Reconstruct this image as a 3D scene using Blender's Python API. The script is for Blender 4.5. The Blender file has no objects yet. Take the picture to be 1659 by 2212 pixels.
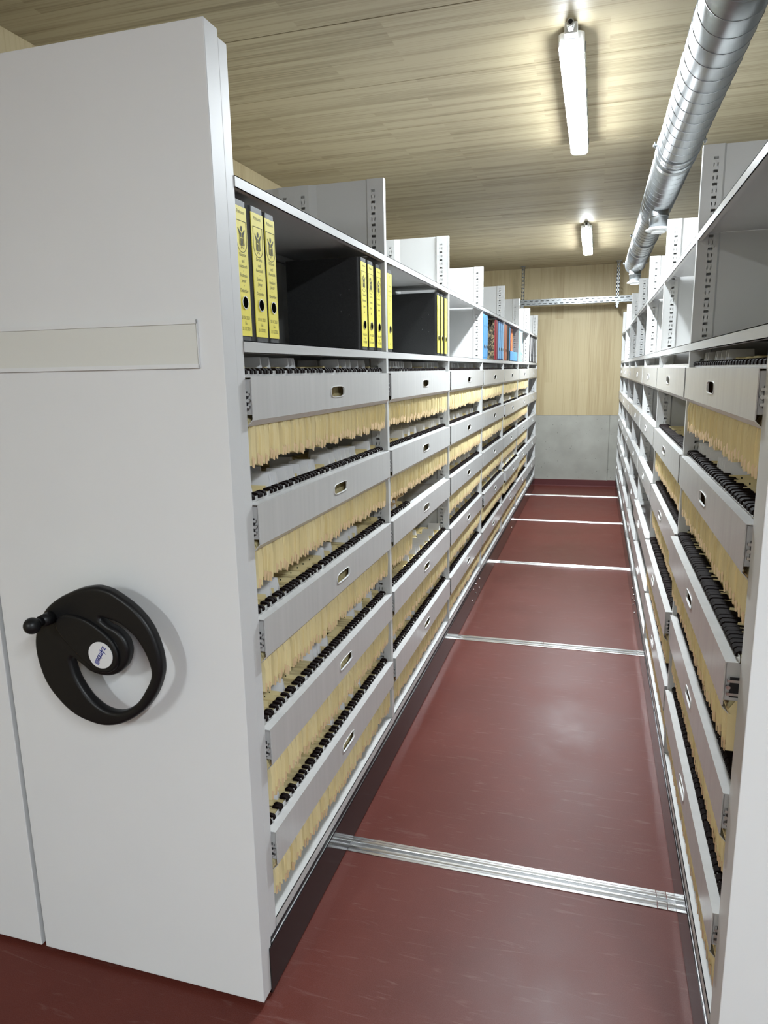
import bpy, bmesh, math, random
from mathutils import Vector, Matrix

random.seed(7)
SC = bpy.context.scene
COL = SC.collection

# ------------------------------------------------------------------ camera
R_ = Vector((0.958234, 0.285384, -0.018553)); U_ = Vector((-0.038791, 0.193974, 0.980239)); F_ = Vector((-0.283343, 0.938579, -0.196943))
cam_data = bpy.data.cameras.new('camera'); cam = bpy.data.objects.new('camera', cam_data); COL.objects.link(cam)
M = Matrix((R_, U_, -F_)).transposed().to_4x4(); M.translation = Vector((0, 0, 1.7115)); cam.matrix_world = M
cam_data.sensor_fit = 'HORIZONTAL'; cam_data.sensor_width = 36; cam_data.lens = 1511.0 / 1659 * 36
cam_data.clip_start = 0.05; cam_data.clip_end = 60
SC.camera = cam

# ------------------------------------------------------------------ world, exposure
w = bpy.data.worlds.new('world'); SC.world = w; w.use_nodes = True
w.node_tree.nodes['Background'].inputs[0].default_value = (0.9, 0.95, 1, 1)
w.node_tree.nodes['Background'].inputs[1].default_value = 0.02
SC.view_settings.view_transform = 'Standard'; SC.view_settings.look = 'None'
SC.view_settings.exposure = 2.12; SC.view_settings.gamma = 1; SC.view_settings.use_curve_mapping = False
LAMP_STRENGTH = 72.0

# ------------------------------------------------------------------ constants (metres)
XL, XR = -0.8077, 0.3155          # aisle faces of the two shelving blocks
YP = 1.4484                       # camera-side face of the end panels
ZC, YB, XW = 3.107, 10.595, -2.36 # ceiling, back wall, left wall
BAY, Y0 = 1.25, 2.747             # bay pitch, first free upright
ZD = [1.703, 1.389, 1.087, 0.777, 0.471]   # drawer face tops
ZTOP = 2.436

# ------------------------------------------------------------------ materials
def nodes(name):
    m = bpy.data.materials.new(name); m.use_nodes = True
    nt = m.node_tree; b = nt.nodes['Principled BSDF']
    return m, nt, b

def plain(name, col, rough=0.5, metal=0.0, var=0.0, scale=8, spec=None, stretch=None, bump=0.0, coat=0.0):
    m, nt, b = nodes(name)
    b.inputs['Roughness'].default_value = rough; b.inputs['Metallic'].default_value = metal
    b.inputs['Base Color'].default_value = (*col, 1)
    if spec is not None: b.inputs['Specular IOR Level'].default_value = spec
    if coat: b.inputs['Coat Weight'].default_value = coat; b.inputs['Coat Roughness'].default_value = 0.08
    if var or bump:
        tc = nt.nodes.new('ShaderNodeTexCoord'); mp = nt.nodes.new('ShaderNodeMapping'); nz = nt.nodes.new('ShaderNodeTexNoise')
        nt.links.new(tc.outputs['Object'], mp.inputs[0]); nt.links.new(mp.outputs[0], nz.inputs['Vector'])
        if stretch: mp.inputs['Scale'].default_value = stretch
        nz.inputs['Scale'].default_value = scale; nz.inputs['Detail'].default_value = 4
        if var:
            r = nt.nodes.new('ShaderNodeMapRange'); nt.links.new(nz.outputs[0], r.inputs[0])
            r.inputs[1].default_value = 0.25; r.inputs[2].default_value = 0.75
            r.inputs[3].default_value = 1 - var; r.inputs[4].default_value = 1 + var
            mx = nt.nodes.new('ShaderNodeMix'); mx.data_type = 'RGBA'; mx.blend_type = 'MULTIPLY'; mx.inputs[0].default_value = 1
            mx.inputs[6].default_value = (*col, 1); nt.links.new(r.outputs[0], mx.inputs[7])
            nt.links.new(mx.outputs[2], b.inputs['Base Color'])
        if bump:
            bp = nt.nodes.new('ShaderNodeBump'); bp.inputs['Strength'].default_value = bump; bp.inputs['Distance'].default_value = 0.002
            nt.links.new(nz.outputs[0], bp.inputs['Height']); nt.links.new(bp.outputs[0], b.inputs['Normal'])
    return m

M_paint = plain('grey_powder_coat', (0.54, 0.54, 0.53), 0.40, var=0.03, scale=3)
M_panel = plain('light_grey_panel', (0.64, 0.645, 0.645), 0.45, var=0.02, scale=2, bump=0.05)
M_face = plain('satin_grey_drawer_paint', (0.52, 0.515, 0.505), 0.25, var=0.05, scale=6, stretch=(1, 6, 0.3))
M_rim = plain('pale_grip_rim', (0.7, 0.7, 0.69), 0.4)
M_chrome = plain('bright_steel', (0.75, 0.75, 0.75), 0.22, 1.0)
M_black = plain('black_plastic', (0.006, 0.006, 0.0065), 0.40, spec=0.3)
M_dark = plain('black_rubber', (0.016, 0.016, 0.018), 0.45, spec=0.25)
M_plinth = plain('glossy_dark_brown_plinth', (0.010, 0.007, 0.007), 0.12, spec=0.38)
M_hook = plain('dark_brown_hook', (0.007, 0.0035, 0.003), 0.75, spec=0.07)
M_tab = plain('white_card', (0.80, 0.80, 0.82), 0.5)
M_badge = plain('white_badge', (0.6, 0.6, 0.6), 0.4)
M_blue = plain('blue_print', (0.01, 0.02, 0.25), 0.4)
M_ink = plain('black_print', (0.03, 0.028, 0.01), 0.7)
M_yellow = plain('yellow_label', (0.86, 0.75, 0.085), 0.55, var=0.03, scale=12)
M_cover = plain('black_binder_board', (0.018, 0.018, 0.018), 0.5, var=0.35, scale=220)
M_paper = plain('paper_block', (0.55, 0.53, 0.48), 0.8)
M_card = plain('white_label_card', (0.6, 0.6, 0.56), 0.5)
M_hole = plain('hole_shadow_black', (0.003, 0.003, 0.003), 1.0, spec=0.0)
M_white = plain('white_housing', (0.75, 0.76, 0.76), 0.35)

def manila(name, col):
    m, nt, b = nodes(name)
    b.inputs['Roughness'].default_value = 0.7
    oi = nt.nodes.new('ShaderNodeTexCoord'); nz = nt.nodes.new('ShaderNodeTexNoise')
    g = nt.nodes.new('ShaderNodeNewGeometry'); mp = nt.nodes.new('ShaderNodeMapping')
    mp.inputs['Scale'].default_value = (0.6, 30, 0.8)
    nt.links.new(g.outputs['Position'], mp.inputs[0]); nt.links.new(mp.outputs[0], nz.inputs['Vector']); nz.inputs['Scale'].default_value = 1.6
    nz.inputs['Detail'].default_value = 3
    cr = nt.nodes.new('ShaderNodeValToRGB'); nt.links.new(nz.outputs[0], cr.inputs[0])
    cr.color_ramp.elements[0].position = 0.3; cr.color_ramp.elements[0].color = (col[0] * .88, col[1] * .84, col[2] * .74, 1)
    cr.color_ramp.elements[1].position = 0.7; cr.color_ramp.elements[1].color = (*col, 1)
    nt.links.new(cr.outputs[0], b.inputs['Base Color'])
    return m
M_manila = manila('manila_card', (0.80, 0.69, 0.40))
M_fold = manila('manila_folded_edge', (0.76, 0.56, 0.34))

def marbled():
    m, nt, b = nodes('marbled_board'); b.inputs['Roughness'].default_value = 0.6
    tc = nt.nodes.new('ShaderNodeTexCoord'); nz = nt.nodes.new('ShaderNodeTexVoronoi'); nz.inputs['Scale'].default_value = 90
    nt.links.new(tc.outputs['Object'], nz.inputs['Vector'])
    cr = nt.nodes.new('ShaderNodeValToRGB'); nt.links.new(nz.outputs['Color'], cr.inputs[0])
    cr.color_ramp.elements[0].position = 0.35; cr.color_ramp.elements[0].color = (0.02, 0.015, 0.008, 1)
    cr.color_ramp.elements[1].position = 0.8; cr.color_ramp.elements[1].color = (0.30, 0.23, 0.12, 1)
    nt.links.new(cr.outputs[0], b.inputs['Base Color']); return m
M_marble = marbled()

def wood(name, dark, light, along, lam_w, lam_l, rough=0.55):
    """glued lamella wood; along = axis of the grain ('x' or 'z')"""
    m, nt, b = nodes(name); b.inputs['Roughness'].default_value = rough
    L = nt.links.new
    g = nt.nodes.new('ShaderNodeNewGeometry'); sp = nt.nodes.new('ShaderNodeSeparateXYZ'); L(g.outputs['Position'], sp.inputs[0])
    cb = nt.nodes.new('ShaderNodeCombineXYZ')
    if along == 'x': L(sp.outputs[0], cb.inputs[0]); L(sp.outputs[1], cb.inputs[1])
    elif along == 'zx': L(sp.outputs[2], cb.inputs[0]); L(sp.outputs[0], cb.inputs[1])
    else: L(sp.outputs[2], cb.inputs[0]); L(sp.outputs[1], cb.inputs[1])
    br = nt.nodes.new('ShaderNodeTexBrick'); L(cb.outputs[0], br.inputs['Vector'])
    br.inputs['Scale'].default_value = 1; br.inputs['Mortar Size'].default_value = 0.0004; br.inputs['Brick Width'].default_value = lam_l
    br.inputs['Row Height'].default_value = lam_w; br.offset = 0.37; br.inputs['Color1'].default_value = (0, 0, 0, 1)
    br.inputs['Color2'].default_value = (1, 1, 1, 1); br.inputs['Mortar'].default_value = (0.35, 0.35, 0.35, 1)
    mp = nt.nodes.new('ShaderNodeMapping'); L(cb.outputs[0], mp.inputs[0]); mp.inputs['Scale'].default_value = (1.2, 60, 1)
    nz = nt.nodes.new('ShaderNodeTexNoise'); L(mp.outputs[0], nz.inputs['Vector']); nz.inputs['Scale'].default_value = 1.5; nz.inputs['Detail'].default_value = 5
    mp2 = nt.nodes.new('ShaderNodeMapping'); L(cb.outputs[0], mp2.inputs[0]); mp2.inputs['Scale'].default_value = (0.5, 9, 1)
    nz2 = nt.nodes.new('ShaderNodeTexNoise'); L(mp2.outputs[0], nz2.inputs['Vector']); nz2.inputs['Scale'].default_value = 1.3; nz2.inputs['Detail'].default_value = 3
    a1 = nt.nodes.new('ShaderNodeMath'); a1.operation = 'MULTIPLY_ADD'; L(br.outputs['Color'], a1.inputs[0]); a1.inputs[1].default_value = 0.30
    L(nz.outputs[0], a1.inputs[2])
    a2 = nt.nodes.new('ShaderNodeMath'); a2.operation = 'MULTIPLY_ADD'; L(nz2.outputs[0], a2.inputs[0]); a2.inputs[1].default_value = 0.55; L(a1.outputs[0], a2.inputs[2])
    cr = nt.nodes.new('ShaderNodeValToRGB'); L(a2.outputs[0], cr.inputs[0])
    cr.color_ramp.elements[0].position = 0.62; cr.color_ramp.elements[0].color = (*dark, 1)
    cr.color_ramp.elements[1].position = 1.15 if False else 1.0; cr.color_ramp.elements[1].color = (*light, 1)
    L(cr.outputs[0], b.inputs['Base Color'])
    return m
M_ceil = wood('ceiling_spruce', (0.22, 0.175, 0.100), (0.38, 0.32, 0.205), 'x', 0.042, 0.9)
M_wallwood = wood('wall_spruce_back', (0.36, 0.275, 0.145), (0.47, 0.385, 0.225), 'zx', 0.12, 2.4)
M_wallwood2 = wood('wall_spruce_side', (0.36, 0.275, 0.145), (0.47, 0.385, 0.225), 'zy', 0.12, 2.4)

def floor_mat():
    m, nt, b = nodes('oxblood_floor_coating'); L = nt.links.new
    tc = nt.nodes.new('ShaderNodeNewGeometry')
    nz = nt.nodes.new('ShaderNodeTexNoise'); L(tc.outputs['Position'], nz.inputs['Vector']); nz.inputs['Scale'].default_value = 1.3; nz.inputs['Detail'].default_value = 8; nz.inputs['Roughness'].default_value = 0.7
    fine = nt.nodes.new('ShaderNodeTexNoise'); L(tc.outputs['Position'], fine.inputs['Vector']); fine.inputs['Scale'].default_value = 420; fine.inputs['Detail'].default_value = 2
    mp = nt.nodes.new('ShaderNodeMapping'); L(tc.outputs['Position'], mp.inputs[0]); mp.inputs['Rotation'].default_value = (0, 0, 0.5); mp.inputs['Scale'].default_value = (2, 16, 1)
    sc = nt.nodes.new('ShaderNodeTexNoise'); L(mp.outputs[0], sc.inputs['Vector']); sc.inputs['Scale'].default_value = 3; sc.inputs['Detail'].default_value = 6; sc.inputs['Distortion'].default_value = 1.5
    cr = nt.nodes.new('ShaderNodeValToRGB'); L(nz.outputs[0], cr.inputs[0])
    cr.color_ramp.elements[0].position = 0.35; cr.color_ramp.elements[0].color = (0.076, 0.0135, 0.0082, 1)
    cr.color_ramp.elements[1].position = 0.7; cr.color_ramp.elements[1].color = (0.100, 0.020, 0.0128, 1)
    r2 = nt.nodes.new('ShaderNodeMapRange'); L(sc.outputs[0], r2.inputs[0]); r2.inputs[1].default_value = 0.60; r2.inputs[2].default_value = 0.82; r2.inputs[3].default_value = 0; r2.inputs[4].default_value = 0.10
    r3 = nt.nodes.new('ShaderNodeMapRange'); L(fine.outputs[0], r3.inputs[0]); r3.inputs[1].default_value = 0.35; r3.inputs[2].default_value = 0.8; r3.inputs[3].default_value = 0; r3.inputs[4].default_value = 0.04
    ad = nt.nodes.new('ShaderNodeMath'); L(r2.outputs[0], ad.inputs[0]); L(r3.outputs[0], ad.inputs[1])
    mx = nt.nodes.new('ShaderNodeMix'); mx.data_type = 'RGBA'; L(ad.outputs[0], mx.inputs[0]); L(cr.outputs[0], mx.inputs[6]); mx.inputs[7].default_value = (0.55, 0.45, 0.42, 1)
    L(mx.outputs[2], b.inputs['Base Color'])
    b.inputs['Specular IOR Level'].default_value = 0.16
    r4 = nt.nodes.new('ShaderNodeMapRange'); L(nz.outputs[0], r4.inputs[0]); r4.inputs[1].default_value = 0.3; r4.inputs[2].default_value = 0.7; r4.inputs[3].default_value = 0.34; r4.inputs[4].default_value = 0.46
    L(r4.outputs[0], b.inputs['Roughness'])
    bp = nt.nodes.new('ShaderNodeBump'); bp.inputs['Strength'].default_value = 0.12; bp.inputs['Distance'].default_value = 0.001; L(fine.outputs[0], bp.inputs['Height']); L(bp.outputs[0], b.inputs['Normal'])
    return m
M_floor = floor_mat()
M_skirt = plain('oxblood_skirting', (0.085, 0.018, 0.018), 0.45)

def concrete():
    m, nt, b = nodes('fair_faced_concrete'); L = nt.links.new; b.inputs['Roughness'].default_value = 0.75
    tc = nt.nodes.new('ShaderNodeNewGeometry')
    nz = nt.nodes.new('ShaderNodeTexNoise'); L(tc.outputs['Position'], nz.inputs['Vector']); nz.inputs['Scale'].default_value = 3.5; nz.inputs['Detail'].default_value = 9
    cr = nt.nodes.new('ShaderNodeValToRGB'); L(nz.outputs[0], cr.inputs[0])
    cr.color_ramp.elements[0].position = 0.3; cr.color_ramp.elements[0].color = (0.29, 0.285, 0.25, 1)
    cr.color_ramp.elements[1].position = 0.7; cr.color_ramp.elements[1].color = (0.37, 0.365, 0.325, 1)
    vo = nt.nodes.new('ShaderNodeTexVoronoi'); L(tc.outputs['Position'], vo.inputs['Vector']); vo.inputs['Scale'].default_value = 16
    r = nt.nodes.new('ShaderNodeMapRange'); L(vo.outputs['Distance'], r.inputs[0]); r.inputs[1].default_value = 0.06; r.inputs[2].default_value = 0.11; r.inputs[3].default_value = 0.45; r.inputs[4].default_value = 1
    mx = nt.nodes.new('ShaderNodeMix'); mx.data_type = 'RGBA'; mx.blend_type = 'MULTIPLY'; mx.inputs[0].default_value = 1
    L(cr.outputs[0], mx.inputs[6]); L(r.outputs[0], mx.inputs[7]); L(mx.outputs[2], b.inputs['Base Color'])
    return m
M_conc = concrete()

def galv():
    m, nt, b = nodes('galvanised_steel'); L = nt.links.new; b.inputs['Metallic'].default_value = 1
    tc = nt.nodes.new('ShaderNodeTexCoord'); nz = nt.nodes.new('ShaderNodeTexNoise'); L(tc.outputs['Object'], nz.inputs['Vector']); nz.inputs['Scale'].default_value = 30; nz.inputs['Detail'].default_value = 5
    cr = nt.nodes.new('ShaderNodeValToRGB'); L(nz.outputs[0], cr.inputs[0]); cr.color_ramp.elements[0].color = (0.21, 0.22, 0.225, 1); cr.color_ramp.elements[1].color = (0.30, 0.31, 0.315, 1)
    L(cr.outputs[0], b.inputs['Base Color']); r = nt.nodes.new('ShaderNodeMapRange'); L(nz.outputs[0], r.inputs[0]); r.inputs[3].default_value = 0.30; r.inputs[4].default_value = 0.44
    L(r.outputs[0], b.inputs['Roughness']); return m
M_galv = galv()
M_seam = plain('spiral_seam_steel', (0.30, 0.31, 0.32), 0.4, 1.0)

def lamp_mat():
    m, nt, b = nodes('glowing_diffuser'); b.inputs['Base Color'].default_value = (0.9, 0.9, 0.9, 1)
    b.inputs['Emission Color'].default_value = (0.885, 0.965, 1.02, 1); b.inputs['Emission Strength'].default_value = LAMP_STRENGTH
    return m
M_lamp = lamp_mat()

# ------------------------------------------------------------------ mesh helpers
WL = {}
class MB:
    def __init__(s): s.v = []; s.f = []; s.m = []; s.sm = []
    def add(s, vs, fs, mi=0, smooth=False):
        n = len(s.v); s.v += vs
        for f in fs: s.f.append([i + n for i in f]); s.m.append(mi); s.sm.append(smooth)
    def box(s, x0, x1, y0, y1, z0, z1, mi=0):
        s.add([(x0, y0, z0), (x1, y0, z0), (x1, y1, z0), (x0, y1, z0), (x0, y0, z1), (x1, y0, z1), (x1, y1, z1), (x0, y1, z1)],
              [(0, 3, 2, 1), (4, 5, 6, 7), (0, 1, 5, 4), (1, 2, 6, 5), (2, 3, 7, 6), (3, 0, 4, 7)], mi)
    def prism(s, poly, a, b, axis='y', mi=0, smooth=False, caps=True):
        """poly: 2D points; axis y -> (x,z) points, axis z -> (x,y), axis x -> (y,z)"""
        def P(p, t): return (p[0], t, p[1]) if axis == 'y' else ((p[0], p[1], t) if axis == 'z' else (t, p[0], p[1]))
        n = len(poly)
        s.add([P(p, a) for p in poly] + [P(p, b) for p in poly], [(i, (i + 1) % n, n + (i + 1) % n, n + i) for i in range(n)], mi, smooth)
        if caps: s.add([P(p, a) for p in poly], [tuple(range(n))[::-1]], mi); s.add([P(p, b) for p in poly], [tuple(range(n))], mi)
    def cyl(s, c, r, a, b, axis='y', n=24, mi=0, r2=None, smooth=True, caps=True):
        r2 = r if r2 is None else r2
        def P(rr, t, k):
            ca, sa = rr * math.cos(2 * math.pi * k / n), rr * math.sin(2 * math.pi * k / n)
            return (c[0] + ca, t, c[1] + sa) if axis == 'y' else ((c[0] + ca, c[1] + sa, t) if axis == 'z' else (t, c[0] + ca, c[1] + sa))
        A = [P(r, a, k) for k in range(n)]; B = [P(r2, b, k) for k in range(n)]
        s.add(A + B, [(k, (k + 1) % n, n + (k + 1) % n, n + k) for k in range(n)], mi, smooth)
        if caps: s.add(A, [tuple(range(n))[::-1]], mi); s.add(B, [tuple(range(n))], mi)
    def sphere(s, c, r, n=16, mi=0):
        vs = []; fs = []; h = n // 2
        for i in range(h + 1):
            for k in range(n):
                t = math.pi * i / h; p = 2 * math.pi * k / n
                vs.append((c[0] + r * math.sin(t) * math.cos(p), c[1] + r * math.sin(t) * math.sin(p), c[2] + r * math.cos(t)))
        for i in range(h):
            for k in range(n): fs.append((i * n + k, (i + 1) * n + k, (i + 1) * n + (k + 1) % n, i * n + (k + 1) % n))
        s.add(vs, fs, mi, True)
    def tube(s, pts, r, n=6, mi=0):
        vs = []; fs = []
        for i, p in enumerate(pts):
            p = Vector(p); t = (Vector(pts[min(i + 1, len(pts) - 1)]) - Vector(pts[max(i - 1, 0)])).normalized()
            a = t.orthogonal().normalized() if i == 0 else (a - t * a.dot(t)).normalized()
            b = t.cross(a)
            for k in range(n): vs.append(tuple(p + r * (math.cos(2 * math.pi * k / n) * a + math.sin(2 * math.pi * k / n) * b)))
        for i in range(len(pts) - 1):
            for k in range(n): fs.append((i * n + k, i * n + (k + 1) % n, (i + 1) * n + (k + 1) % n, (i + 1) * n + k))
        s.add(vs, fs, mi, True)
    def merge(s, o, off=(0, 0, 0), mi=None):
        s.add([(a + off[0], b + off[1], c + off[2]) for a, b, c in o.v], [], 0)
        n = len(s.v) - len(o.v)
        for f, mm, sm in zip(o.f, o.m, o.sm): s.f.append([i + n for i in f]); s.m.append(mm if mi is None else mi); s.sm.append(sm)
    def build(s, name, mats, parent=None, T=None, bevel=0, origin=None, fix=True):
        """vertices are world coordinates (after T); the object's origin goes to the bottom centre of its box"""
        vs = [T(*p) for p in s.v] if T else s.v
        if origin is None:
            xs, ys, zs = zip(*vs); origin = ((min(xs) + max(xs)) / 2, (min(ys) + max(ys)) / 2, min(zs))
        me = bpy.data.meshes.new(name)
        me.from_pydata([(a - origin[0], b - origin[1], c - origin[2]) for a, b, c in vs], [], s.f)
        if not isinstance(mats, (list, tuple)): mats = [mats]
        for m in mats: me.materials.append(m)
        me.polygons.foreach_set('material_index', s.m); me.polygons.foreach_set('use_smooth', s.sm)
        if fix:
            bm = bmesh.new(); bm.from_mesh(me); bmesh.ops.remove_doubles(bm, verts=bm.verts, dist=1e-6)
            bmesh.ops.recalc_face_normals(bm, faces=bm.faces); bm.to_mesh(me); bm.free()
        me.update()
        o = bpy.data.objects.new(name, me); COL.objects.link(o); place(o, origin, parent)
        if bevel:
            b = o.modifiers.new('bevel', 'BEVEL'); b.width = bevel; b.segments = 2; b.limit_method = 'ANGLE'
        return o

def place(o, wl, parent=None):
    wl = Vector(wl); WL[o.name] = wl
    if parent is not None: o.parent = parent; o.location = wl - WL[parent.name]
    else: o.location = wl

def copy_at(o, delta, parent=None):
    c = o.copy(); COL.objects.link(c); place(c, WL[o.name] + Vector(delta), parent)
    for k in ('label', 'category', 'group'):
        if k in c and parent is not None: del c[k]
    return c

def empty(name, loc, parent=None):
    o = bpy.data.objects.new(name, None); o.empty_display_size = 0.05; COL.objects.link(o); place(o, loc, parent); return o

def tag(o, label=None, cat=None, group=None, kind=None):
    if label: o['label'] = label
    if cat: o['category'] = cat
    if group: o['group'] = group
    if kind: o['kind'] = kind
    return o

def curve_mb(splines, extrude, bevel, mi=0, mapf=lambda x, y, z: (x, y, z)):
    """filled 2D curve with holes -> MB"""
    cu = bpy.data.curves.new('tmp', 'CURVE'); cu.dimensions = '2D'; cu.fill_mode = 'BOTH'; cu.extrude = extrude; cu.bevel_depth = bevel; cu.bevel_resolution = 3
    for pts in splines:
        sp = cu.splines.new('POLY'); sp.points.add(len(pts) - 1); sp.use_cyclic_u = True
        for q, p in zip(sp.points, pts): q.co = (p[0], p[1], 0, 1)
    o = bpy.data.objects.new('tmp', cu); COL.objects.link(o); bpy.context.view_layer.update()
    me = bpy.data.meshes.new_from_object(o.evaluated_get(bpy.context.evaluated_depsgraph_get()))
    mb = MB(); mb.add([mapf(*v.co) for v in me.vertices], [tuple(p.vertices) for p in me.polygons], mi)
    bpy.data.objects.remove(o); bpy.data.curves.remove(cu); bpy.data.meshes.remove(me)
    return mb

TEXT_CACHE = {}
def text_mb(txt, size, mapf, mi=0, shear=0, offset=0.0):
    key = (txt, size, shear, offset)
    if key not in TEXT_CACHE:
        cu = bpy.data.curves.new('tmp', 'FONT'); cu.body = txt; cu.size = size; cu.align_x = 'CENTER'; cu.align_y = 'CENTER'; cu.resolution_u = 2; cu.shear = shear; cu.offset = offset
        o = bpy.data.objects.new('tmp', cu); COL.objects.link(o); bpy.context.view_layer.update()
        me = bpy.data.meshes.new_from_object(o.evaluated_get(bpy.context.evaluated_depsgraph_get()))
        TEXT_CACHE[key] = ([tuple(v.co) for v in me.vertices], [tuple(p.vertices) for p in me.polygons])
        bpy.data.objects.remove(o); bpy.data.curves.remove(cu); bpy.data.meshes.remove(me)
    vs, fs = TEXT_CACHE[key]
    mb = MB(); mb.add([mapf(*v) for v in vs], fs, mi); return mb

def smooth_loop(pts, n=4):
    out = []; k = len(pts)
    for i in range(k):
        p0, p1, p2, p3 = (Vector(pts[(i + j - 1) % k]) for j in range(4))
        for s in range(n):
            t = s / n; out.append(tuple(0.5 * ((2 * p1) + (-p0 + p2) * t + (2 * p0 - 5 * p1 + 4 * p2 - p3) * t * t + (-p0 + 3 * p1 - 3 * p2 + p3) * t ** 3)))
    return out

# ------------------------------------------------------------------ structure
X1, YF = 2.6, -5.2
b = MB(); b.box(XW - .2, X1 + .2, YF - .2, YB + .2, -.2, 0); tag(b.build('floor', M_floor), kind='structure', label='oxblood red coated floor with steel rails set across it')
b = MB(); b.box(XW - .2, X1 + .2, YF - .2, YB + .2, ZC + .02, ZC + .2); ceil = tag(b.build('ceiling', M_ceil), kind='structure', label='spruce board ceiling over the aisle')
# ceiling boards: wide glued panels with open joints between them
seam0 = 3.664; pitch = 0.648
b = MB(); b.box(XW, X1, seam0 + .002, seam0 + pitch - .002, ZC, ZC + .021)
first = b.build('ceiling_panel', M_ceil, ceil, bevel=.002)
for k in range(-11, 11):
    if k == 0: continue
    y = seam0 + k * pitch
    if y > YB - .05: continue
    copy_at(first, (0, k * pitch, 0), ceil)
b = MB(); b.box(XW - .2, XW, YF, YB + .2, 0, ZC + .02); tag(b.build('wall_left', M_wallwood2), kind='structure', label='wooden side wall meeting the ceiling behind the shelving')
b = MB(); b.box(X1, X1 + .2, YF, YB + .2, 0, ZC + .02); tag(b.build('wall_right', plain('pale_wall_paint', (.62, .64, .65), .7)), kind='structure')
b = MB(); b.box(XW, X1, YF - .2, YF, 0, ZC + .02); tag(b.build('wall_front', plain('plain_wall_paint', (.55, .58, .60), .7)), kind='structure')
b = MB(); b.box(XW, X1, YB, YB + .2, 1.037, ZC + .02); wb = tag(b.build('wall_back', M_wallwood), kind='structure', label='pale wooden wall above a concrete base at the end of the aisle')
# concrete base with a formwork ridge and a tie hole
b = MB(); b.box(XW, .200, YB - .004, YB + .2, 0, 1.035); b.box(.212, X1, YB - .001, YB + .2, 0, 1.035); b.prism([(.196, YB - .004), (.204, YB - .010), (.213, YB - .001), (.213, YB + .1), (.196, YB + .1)], 0, 1.035, 'z')
b.cyl((-.43, .454), .019, YB - .0055, YB - .004, 'y', 20); b.build('concrete_base', M_conc, wb)
b = MB(); b.prism([(YB - .03, 0), (YB - .013, .012), (YB - .010, .092), (YB + .0, .098), (YB + .0, 0)], XW, X1, 'x'); tag(b.build('baseboard_back', M_skirt), kind='structure', label='dark red coved skirting below the concrete')

# floor rails
def rail(y1, label, joints):
    y0 = y1 - .082; x0, x1 = XW + .1, 2.3
    r = empty('floor_rail', (0, (y0 + y1) / 2, 0)); tag(r, label, 'rail')
    cuts = [x0] + joints + [x1]
    for a, c in zip(cuts[:-1], cuts[1:]):
        b = MB(); a += .0012; c -= .0012; ym = (y0 + y1) / 2
        b.box(a, c, y0, y1, 0, .0025)
        for s in (-1, 1):
            yc = ym + s * .018
            b.prism([(yc - .010, .002), (yc - .008, .0065), (yc - .003, .0085), (yc + .003, .0085), (yc + .008, .0065), (yc + .010, .002)], a, c, 'x')
        b.build('rail_section', M_chrome, r)
    b = MB(); b.box(x0, x1, (y0 + y1) / 2 - .0075, (y0 + y1) / 2 + .0075, .0024, .0032); b.build('guide_groove', plain('groove_steel', (.12, .12, .12), .4, .8), r)
rail(2.199, 'nearest double steel rail crossing the red floor', [-.30 - 1.5, .255, .286])
rail(4.312, 'second steel floor rail from the camera, beside the gap after the second bay', [-.255])
rail(6.205, 'third steel floor rail from the camera, middle of the aisle', [.1])
rail(8.07, 'fourth steel floor rail from the camera, second from the back wall', [-.2])
rail(9.766, 'steel floor rail nearest the back wall', [-.1])

# ------------------------------------------------------------------ upright with its ladder of slots
def slot_band(b, u0, u1, uc, z0, z1, y, mi=0):
    """flat band in the plane y with real slots: pairs of slits alternating with square holes"""
    P = .0207; cols = [u0, uc - .0075, uc - .0045, uc + .0045, uc + .0075, u1]; z = z1 - .012; k = 0; zt = z1
    def q(c0, c1, a, c):
        b.add([(cols[c0], y, a), (cols[c1], y, a), (cols[c1], y, c), (cols[c0], y, c)], [(0, 1, 2, 3)], mi)
    while z - P > z0:
        h = .0115 if k % 2 == 0 else .009
        top, bot = z - (P - h) / 2, z - (P + h) / 2
        q(0, 5, top, zt); q(0, 1, bot, top); q(4, 5, bot, top)
        if k % 2 == 0: q(2, 3, bot, top)
        zt = bot; z -= P; k += 1
    q(0, 5, z0, zt)

def upright_mb(z0=.17, z1=ZTOP):
    b = MB()
    b.box(0, .0025, 0, .027, z0, z1)
    slot_band(b, .0025, .066, .042, z0, z1, .0005)
    slot_band(b, .308, .3715, .333, z0, z1, .0005)
    for ya, yb_ in ((.0005, .009), (.0265, .018)):
        pts = [(.066, ya), (.073, yb_), (.278, yb_), (.308, ya)]
        for (p, q) in zip(pts[:-1], pts[1:]):
            b.add([(p[0], p[1], z0), (q[0], q[1], z0), (q[0], q[1], z1), (p[0], p[1], z1)], [(0, 1, 2, 3)])
    b.add([(.0025, .0265, z0), (.066, .0265, z0), (.066, .0265, z1), (.0025, .0265, z1)], [(0, 1, 2, 3)])
    b.add([(.308, .0265, z0), (.3715, .0265, z0), (.3715, .0265, z1), (.308, .0265, z1)], [(0, 1, 2, 3)])
    b.box(.370, .372, 0, .027, z0, z1)
    return b

def stadium(yc, zc, hw, hh, n=24):
    """rounded slot outline, points by angle"""
    out = []
    for k in range(n):
        t = 2 * math.pi * k / n; c, s_ = math.cos(t), math.sin(t)
        r = .011
        x = max(-1, min(1, 1.9 * c)) ; z = max(-1, min(1, 1.9 * s_))
        out.append((yc + hw * (abs(c) ** .45) * (1 if c >= 0 else -1), zc + hh * (abs(s_) ** .6) * (1 if s_ >= 0 else -1)))
    return out

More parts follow.
